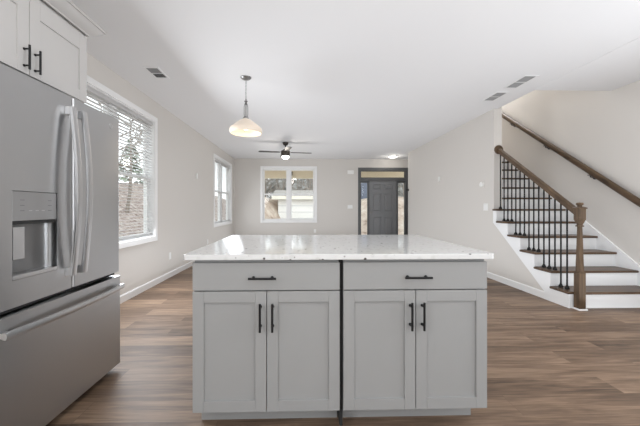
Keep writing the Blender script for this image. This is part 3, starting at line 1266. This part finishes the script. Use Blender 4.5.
def rounded_slab(y0, y1, z0, z1, rad=0.012, bulge=0.006):
    """plan profile with rounded vertical edges and a slight bulge; list of (x, y)"""
    pts = [(BX, y0), ]
    n = 5
    for i in range(n + 1):
        a = math.pi / 2 * i / n
        pts.append((FX - rad + rad * math.sin(a), y0 + rad - rad * math.cos(a)))
    for i in range(n + 1):
        a = math.pi / 2 * (1 - i / n)
        pts.append((FX - rad + rad * math.sin(a), y1 - rad + rad * math.cos(a)))
    pts.append((BX, y1))
    m = (y0 + y1) / 2
    return [(x + (bulge * (1 - ((y - m) / ((y1 - y0) / 2)) ** 2) if x > BX + 0.001 else 0), y) for x, y in pts]


def slab(b, y0, y1, z0, z1, rad=0.012):
    p = rounded_slab(y0, y1, z0, z1, rad, 0.0)
    b.prism([(x, y, z0) for x, y in p], (0, 0, z1 - z0))


ZS = 0.692
# left door with the dispenser opening
dy0, dy1, dz_0, dz_1 = 1.38, 1.628, 0.815, 1.222
dm = 1.083
b = MB()
lo, hi = fy0, fs - 0.003
slab(b, lo, hi, ZS, dz_0)
slab(b, lo, hi, dz_1, 1.767)
# side strips beside the opening
rad = 0.012
pl_ = rounded_slab(lo, hi, 0, 0, rad, 0.0)
left = [p for p in pl_ if p[1] < lo + rad + 1e-6] + [(FX, dy0), (BX, dy0)]
right = [(BX, dy1), (FX, dy1)] + [p for p in pl_ if p[1] > hi - rad - 1e-6]
b.prism([(x, y, dz_0) for x, y in left], (0, 0, dz_1 - dz_0))
b.prism([(x, y, dz_0) for x, y in right], (0, 0, dz_1 - dz_0))
b.box(BX, BX + 0.01, dy0, dy1, dz_0, dz_1)
ld = b.build('fridge_door', M['steel'], fr)
b = MB()
b.box(BX + 0.01, FX - 0.002, dy0 + 0.002, dy1 - 0.002, dm, dz_1 - 0.002, 0.003)
pn = b.build('dispenser_panel', M['panel'], ld)
pn.data.materials.append(M['mark'])
pn.data.materials.append(M['marklight'])
bmp = bmesh.new()
bmp.from_mesh(pn.data)
off = loc_of(ld)


def printed(y0, y1, z0, z1, mi):
    vs = [bmp.verts.new(Vector((FX - 0.0017, y, z)) - off) for y, z in ((y0, z0), (y1, z0), (y1, z1), (y0, z1))]
    f = bmp.faces.new(vs)
    f.material_index = mi


for y in (1.42, 1.572):
    for z in (1.18, 1.155, 1.130):
        printed(y, y + 0.022, z - 0.0014, z + 0.0014, 1)
for y in (1.465, 1.50, 1.535):
    printed(y, y + 0.018, 1.1285, 1.1315, 2)
bmp.to_mesh(pn.data)
bmp.free()
# curved well behind the opening
b = MB()
n = 14
bmw = bmesh.new()
A, B = [], []
for i in range(n + 1):
    a = math.pi * i / n
    y = (dy0 + dy1) / 2 - math.cos(a) * (dy1 - dy0) / 2
    x = FX - 0.004 - math.sin(a) ** 0.6 * 0.056
    A.append(bmw.verts.new((x, y, dz_0 + 0.02)))
    B.append(bmw.verts.new((x, y, dm)))
for i in range(n):
    bmw.faces.new((A[i], A[i + 1], B[i + 1], B[i]))
bmesh.ops.solidify(bmw, geom=bmw.faces[:], thickness=0.003)
b._merge(bmw)
b.build('dispenser_well', M['steel'], ld)
b = MB()
b.box(BX + 0.012, FX + 0.001, dy0 + 0.001, dy1 - 0.001, dz_0 + 0.001, dz_0 + 0.02, 0.002)
b.build('drip_tray', M['steel_bright'], ld)
b = MB()
b.box(FX - 0.016, FX - 0.008, dy0 + 0.012, dy0 + 0.07, 0.905, 1.055, 0.002)
b.build('dispenser_paddle', M['steel_bright'], ld)
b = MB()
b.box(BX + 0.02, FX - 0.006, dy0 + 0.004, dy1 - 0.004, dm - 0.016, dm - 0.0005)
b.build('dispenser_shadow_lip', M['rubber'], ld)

b = MB()
slab(b, fs + 0.003, fy1, ZS, 1.767)
rd = b.build('fridge_door', M['steel'], fr)
b = MB()
b.lathe([(0.019, 0), (0.019, 0.002), (0.0165, 0.003), (0.0165, 0.0022), (0, 0.0022)], (FX, 2.076, 1.70), (1, 0, 0), 28)
for a in range(3):
    th = a * 2.094
    c0 = Vector((FX + 0.0028, 2.076 + 0.006 * math.cos(th), 1.70 + 0.006 * math.sin(th)))
    b.lathe([(0.0042, 0), (0.0042, 0.0012), (0, 0.0012)], (FX + 0.0018, c0.y, c0.z), (1, 0, 0), 12)
b.build('round_emblem', M['steel_bright'], rd)
b = MB()
p = rounded_slab(fy0, fy1, 0, 0, 0.012, 0.0)
b.prism([(x + (0.008 if x > BX + 0.001 else 0), y, 0.045) for x, y in p], (0, 0, 0.662 - 0.045))
fd = b.build('freezer_drawer', M['steel'], fr)


def bow_handle(y, z0, z1, parent, vertical=True):
    b = MB()
    n = 18
    pts = []
    for i in range(n + 1):
        t = i / n
        bow = 0.032 + 0.034 * math.sin(math.pi * t)
        if vertical:
            pts.append((FX + bow, y, z0 + (z1 - z0) * t))
        else:
            pts.append((FX + 0.03 + 0.026 * math.sin(math.pi * t), z0 + (z1 - z0) * t, y))
    if vertical:
        sec = [(-0.017, -0.009), (0.017, -0.009), (0.019, 0.0), (0.017, 0.006), (0.008, 0.009), (-0.008, 0.009), (-0.017, 0.006), (-0.019, 0)]
        b.sweep(pts, sec, up=(1, 0, 0))
        for z in (z0 + 0.02, z1 - 0.02):
            b.box(FX, FX + 0.030, y - 0.016, y + 0.016, z - 0.022, z + 0.022, 0.003)
    else:
        sec = [(-0.008, -0.015), (0.008, -0.015), (0.012, -0.006), (0.012, 0.006), (0.008, 0.015), (-0.008, 0.015)]
        b.sweep(pts, sec, up=(0, 0, 1))
        for yy in (z0 + 0.02, z1 - 0.02):
            b.box(FX, FX + 0.036, yy - 0.02, yy + 0.02, y - 0.012, y + 0.012, 0.003)
    return b.build('door_handle' if vertical else 'drawer_handle', M['steel_bright'], parent)


bow_handle(fs - 0.042, 0.77, 1.70, ld)
bow_handle(fs + 0.042, 0.77, 1.70, rd)
bow_handle(0.592, fy0 + 0.012, fy1 - 0.012, fd, False)
for y in (fy0 + 0.05, fy1 - 0.05):
    MB().box(FX - 0.18, FX - 0.03, y - 0.035, y + 0.035, 1.7675, 1.785, 0.004).build('hinge_cover', M['steel_side'], fr)

# ------------------------------------------------------------------ cabinet over the refrigerator
UX = -1.57
uy0, uy1, uz0, uz1 = 1.305, 2.235, 1.905, 2.412
M['pale_cabinet'] = plain('pale_cabinet_paint', (0.52, 0.505, 0.49), 0.42, bump=0.02, bscale=220)
uc = thing('wall_cabinet', ((XL + UX) / 2, (uy0 + uy1) / 2, uz0), 'pale grey two-door wall cabinet mounted above the refrigerator', 'cabinet')
b = MB()
b.box(XL + 0.001, UX - 0.021, uy0, uy1, uz0, uz1)
b.build('cabinet_body', M['pale_cabinet'], uc, smooth=False)


def uput(b, u0, u1, d0, d1, z0, z1, bev):
    b.box(UX - d1, UX - d0, u0, u1, z0, z1, bev)


um = (uy0 + uy1) / 2
for u0, u1, hy in ((uy0 + 0.003, um - 0.0018, um - 0.035), (um + 0.0018, uy1 - 0.003, um + 0.035)):
    q = MB()
    shaker(q, u0, u1, uz0 + 0.003, uz1 - 0.03, 0.07, uput, 0.115)
    do = q.build('cabinet_door', M['pale_cabinet'], uc)
    h = MB()
    bar_pull(h, (UX, hy, 1.995), (0, 0, 1), 0.138, (1, 0, 0))
    h.build('door_handle', M['black'], do)
# crown moulding along the front and the far end
b = MB()
prof = [(0.0, 0.0), (0.008, 0.0), (0.011, 0.008), (0.022, 0.014), (0.042, 0.024), (0.062, 0.04), (0.074, 0.056), (0.084, 0.059), (0.084, 0.072), (0.0, 0.072)]
zc = uz1 - 0.012
bmc = bmesh.new()
rings = []
for px_, py_, dx, dy in ((UX, uy0, 1, 0), (UX, uy1, 1, 1), (XL + 0.001, uy1, 0, 1)):
    rings.append([bmc.verts.new((px_ + dx * o, py_ + dy * o, zc + u)) for o, u in prof])
for A, B in zip(rings, rings[1:]):
    for i in range(len(prof)):
        bmc.faces.new((A[i], A[(i + 1) % len(prof)], B[(i + 1) % len(prof)], B[i]))
bmc.faces.new(list(reversed(rings[0])))
bmc.faces.new(rings[-1])
bmesh.ops.recalc_face_normals(bmc, faces=bmc.faces)
b._merge(bmc)
b.box(XL + 0.001, UX, uy0, uy1, uz1 + 0.0005, uz1 + 0.05)
b.build('crown_moulding', M['pale_cabinet'], uc)

# ------------------------------------------------------------------ pendant lamp
PX, PY = -0.675, 3.64
pd = thing('pendant_lamp', (PX, PY, H), 'white glass pendant lamp hanging on a chain above the floor behind the island', 'lamp')
b = MB()
b.lathe([(0.0, -0.032), (0.02, -0.030), (0.045, -0.022), (0.062, -0.008), (0.064, 0.0)], (PX, PY, H))
b.build('canopy', M['nickel'], pd)
b = MB()
zt = H - 0.03
nl = 11
for i in range(nl):
    z = zt - (zt - 2.45) * (i + 0.5) / nl
    L_ = (zt - 2.45) / nl
    ring = []
    for a in range(12):
        th = 2 * math.pi * a / 12
        hx_, hz_ = 0.006 * math.cos(th), L_ * 0.62 * math.sin(th)
        ring.append((PX + (hx_ if i % 2 else 0), PY + (0 if i % 2 else hx_), z + hz_))
    for a in range(12):
        b.cyl(ring[a], ring[(a + 1) % 12], 0.0018, seg=6)
b.build('chain', M['nickel'], pd)
b = MB()
b.lathe([(0.012, 0.0), (0.012, 0.03), (0.02, 0.035), (0.02, 0.045), (0.008, 0.05), (0.006, 0.075), (0, 0.075)], (PX, PY, 2.385))
for s in (-1, 1):
    b.sweep([(PX + s * 0.012, PY, 2.40), (PX + s * 0.022, PY, 2.36), (PX + s * 0.022, PY, 2.27), (PX + s * 0.016, PY, 2.235)], [(0.004 * math.cos(a), 0.004 * math.sin(a)) for a in (0, 1.05, 2.1, 3.14, 4.2, 5.24)], up=(0, 1, 0))
b.cyl((PX, PY, 2.235), (PX, PY, 2.39), 0.006, seg=10)
b.lathe([(0.032, 0), (0.034, 0.01), (0.024, 0.026), (0, 0.026)], (PX, PY, 2.215))
b.build('yoke', M['nickel'], pd)
b = MB()
out = [(0.03, 2.216), (0.07, 2.196), (0.12, 2.158), (0.165, 2.122), (0.188, 2.10), (0.194, 2.085), (0.194, 2.055), (0.186, 2.04)]
inn = [(r - 0.006, z - 0.004) for r, z in out][::-1]
inn[0] = (0.18, 2.04)
b.lathe(out + inn + [out[0]], (PX, PY, 0), close=False, seg=48)
b.build('glass_shade', M['shade'], pd)
MB().sphere((PX, PY, 2.125), 0.04, 1.2).build('bulb', M['bulb'], pd)
point('pendant_bulb_light', (PX, PY, 2.03), 0.7, 0.05, (1.0, 0.86, 0.68))

# ------------------------------------------------------------------ ceiling fan
AX, AY = -0.396, 7.25
fn = thing('ceiling_fan', (AX, AY, H), 'dark four-blade ceiling fan with a lit globe in the living room', 'fan')
b = MB()
b.lathe([(0.03, -0.075), (0.05, -0.065), (0.068, -0.03), (0.072, 0.0)], (AX, AY, H))
b.build('canopy', M['dark_bronze'], fn)
MB().cyl((AX, AY, 2.50), (AX, AY, H - 0.07), 0.014).build('downrod', M['dark_bronze'], fn)
b = MB()
b.lathe([(0.03, 2.56), (0.05, 2.545), (0.055, 2.525), (0.10, 2.515), (0.108, 2.505), (0.108, 2.40), (0.098, 2.385), (0, 2.385)], (AX, AY, 0))
b.build('motor_housing', M['pewter'], fn)
b = MB()
b.lathe([(0.092, 2.3845), (0.092, 2.36), (0.075, 2.33), (0.045, 2.312), (0.0, 2.306)], (AX, AY, 0))
b.build('light_globe', M['glow'], fn)
for k in range(4):
    a = R(10 + 90 * k)
    q = Matrix.Translation((AX, AY, 2.475)) @ Matrix.Rotation(a, 4, 'Z') @ Matrix.Rotation(R(3), 4, 'X')
    b = MB()
    b.prism([(0.13, -0.045, -0.003), (0.20, -0.06, -0.003), (0.60, -0.072, -0.003), (0.635, -0.055, -0.003), (0.645, 0, -0.003), (0.635, 0.055, -0.003), (0.60, 0.072, -0.003), (0.20, 0.06, -0.003), (0.13, 0.045, -0.003)], (0, 0, 0.007), 0.0015)
    bmesh.ops.transform(b.bm, matrix=q, verts=b.bm.verts)
    bl = b.build('fan_blade', M['dark_bronze'], fn)
    b = MB()
    b.box(0.095, 0.19, -0.02, 0.02, 0.0042, 0.010, 0.002)
    bmesh.ops.transform(b.bm, matrix=q, verts=b.bm.verts)
    b.build('blade_iron', M['pewter'], bl)
point('fan_globe_light', (AX, AY, 2.22), 5, 0.09, (1.0, 0.93, 0.84))

# foyer ceiling light
fl = thing('flush_light', (2.78, 9.1, H), 'lit round flush ceiling light in front of the entry door', 'light')
b = MB()
b.lathe([(0.145, -0.02), (0.15, -0.012), (0.15, 0.0)], (2.78, 9.1, H))
b.build('light_base', M['plastic'], fl)
b = MB()
b.lathe([(0, -0.055), (0.06, -0.052), (0.11, -0.04), (0.138, -0.0205)], (2.78, 9.1, H))
b.build('light_dome', M['glow'], fl)
point('foyer_dome_light', (2.78, 9.1, H - 0.16), 3, 0.1, (1.0, 0.95, 0.88))

# ------------------------------------------------------------------ ceiling vents


def vent(x0, x1, y0, y1, label, banks, group=None):
    """register on the ceiling; banks = list of (y0, y1, kind)"""
    t = thing('ceiling_vent', ((x0 + x1) / 2, (y0 + y1) / 2, H), label, 'vent', group)
    f = 0.022
    b = MB()
    z0 = H - 0.008
    b.box(x0 - f, x0, y0 - f, y1 + f, z0, H, 0.002)
    b.box(x1, x1 + f, y0 - f, y1 + f, z0, H, 0.002)
    b.box(x0, x1, y0 - f, y0, z0, H, 0.002)
    b.box(x0, x1, y1, y1 + f, z0, H, 0.002)
    for (a, c, k), (a2, c2, k2) in zip(banks, banks[1:]):
        b.box(x0, x1, c, a2, z0, H, 0.001)
    b.build('vent_frame', M['vent'], t)
    MB().box(x0, x1, y0, y1, H - 0.0012, H - 0.0002).build('duct_shade_plate', M['ventdark'], t, smooth=False)
    for a, c, k in banks:
        b = MB()
        n = max(3, int((c - a) / 0.02))
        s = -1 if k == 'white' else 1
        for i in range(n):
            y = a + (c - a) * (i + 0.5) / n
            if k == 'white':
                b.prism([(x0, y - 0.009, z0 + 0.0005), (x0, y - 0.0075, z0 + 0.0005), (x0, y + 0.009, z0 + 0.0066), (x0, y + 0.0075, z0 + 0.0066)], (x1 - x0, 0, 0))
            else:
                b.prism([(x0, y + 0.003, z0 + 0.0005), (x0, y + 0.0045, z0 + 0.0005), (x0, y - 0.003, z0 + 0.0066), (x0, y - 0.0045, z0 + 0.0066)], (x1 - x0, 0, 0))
        b.build('vent_louvers', M['vent' if k == 'white' else 'louver_shade'], t, smooth=False)
    return t


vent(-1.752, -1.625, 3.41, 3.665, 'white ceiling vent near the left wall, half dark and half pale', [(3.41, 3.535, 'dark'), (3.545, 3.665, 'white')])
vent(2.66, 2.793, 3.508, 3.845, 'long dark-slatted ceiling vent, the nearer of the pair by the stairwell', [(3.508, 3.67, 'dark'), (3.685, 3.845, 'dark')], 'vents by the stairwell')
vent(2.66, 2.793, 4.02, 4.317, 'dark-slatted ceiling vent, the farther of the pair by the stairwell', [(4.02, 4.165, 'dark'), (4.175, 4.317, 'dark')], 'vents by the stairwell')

# ------------------------------------------------------------------ wall plates and small fittings


def plate(name, face, u, z, w, h, label, cat, feats):
    """face: 'L' left wall, 'F' front wall, 'R' right wall; feats: list of (du, dz, fw, fh, name, material)"""
    def bx(b, u0, u1, z0, z1, d0, d1, bev=0.0):
        if face == 'L':
            b.box(XL + d0, XL + d1, u0, u1, z0, z1, bev)
        elif face == 'R':
            b.box(XR - d1, XR - d0, u0, u1, z0, z1, bev)
        else:
            b.box(u0, u1, YF - d1, YF - d0, z0, z1, bev)
    pos = {'L': (XL, u, z), 'R': (XR, u, z), 'F': (u, YF, z)}[face]
    t = thing(name, pos, label, cat)
    b = MB()
    bx(b, u - w / 2, u + w / 2, z - h / 2, z + h / 2, 0, 0.006, 0.002)
    b.build('cover_plate', M['plastic'], t)
    for du, dz, fw, fh, nm, mt in feats:
        b = MB()
        bx(b, u + du - fw / 2, u + du + fw / 2, z + dz - fh / 2, z + dz + fh / 2, 0.0055, 0.0095, 0.0015)
        b.build(nm, mt, t)
    return t


outlet = [(0, 0.02, 0.034, 0.028, 'receptacle', M['trim']), (0, -0.02, 0.034, 0.028, 'receptacle', M['trim'])]
plate('wall_outlet', 'L', 4.99, 0.35, 0.072, 0.115, 'white outlet low on the left wall, just past the near window', 'outlet', outlet)
plate('wall_outlet', 'L', 6.955, 0.352, 0.072, 0.115, 'white outlet low on the left wall by the countertop corner', 'outlet', outlet)
plate('wall_outlet', 'F', 0.423, 0.385, 0.072, 0.115, 'white outlet low on the front wall under the window', 'outlet', outlet)
plate('light_switch', 'F', 1.56, 1.168, 0.165, 0.118, 'wide white switch plate on the front wall beside the door', 'switch', [(k * 0.046, 0, 0.032, 0.066, 'switch_rocker', M['trim']) for k in (-1, 0, 1)])
plate('light_switch', 'R', 4.90, 1.153, 0.12, 0.118, 'white switch plate on the right wall below the thermostat', 'switch', [(k * 0.046, 0, 0.032, 0.066, 'switch_rocker', M['trim']) for k in (-.5, .5)])

b = MB()
b.box(1.575 - 0.10, 1.575 + 0.10, YF - 0.055, YF, 2.225, 2.345, 0.006)
tag(b.build('door_chime', M['plastic'], base=True), 'white door chime box high on the front wall left of the door', 'chime')


def sensor(face, y, z, label):
    x0, x1 = (XL, XL + 0.03) if face == 'L' else (XR - 0.03, XR)
    b = MB()
    b.box(x0, x1, y - 0.03, y + 0.03, z - 0.055, z + 0.055, 0.007)
    tag(b.build('wall_sensor', M['plastic'], base=True), label, 'sensor')


sensor('L', 6.206, 1.79, 'small upright white sensor on the left wall between the two windows')
sensor('R', 6.56, 1.777, 'small upright white sensor in the middle of the right wall')

th = thing('thermostat', (XR, 5.0, 1.535), 'round white thermostat on the right wall above the switch plate', 'thermostat')
b = MB()
b.box(XR - 0.005, XR, 5.0 - 0.065, 5.0 + 0.065, 1.535 - 0.06, 1.535 + 0.06, 0.002)
b.build('cover_plate', M['wall'], th)
b = MB()
b.lathe([(0.043, 0.005), (0.043, 0.022), (0.037, 0.028), (0.0, 0.028)], (XR, 5.0, 1.535), (-1, 0, 0))
b.build('dial', M['plastic'], th)

b = MB()
b.cyl((XR + 0.0, 8.50, 1.648), (XR - 0.012, 8.50, 1.648), 0.034)
b.cyl((XR - 0.012, 8.50, 1.648), (XR - 0.04, 8.50, 1.648), 0.012)
b.sphere((XR - 0.045, 8.50, 1.648), 0.026)
tag(b.build('wall_hook', M['dark_bronze'], base=True), 'small dark round hook on the right wall edge beside the front door', 'hook')
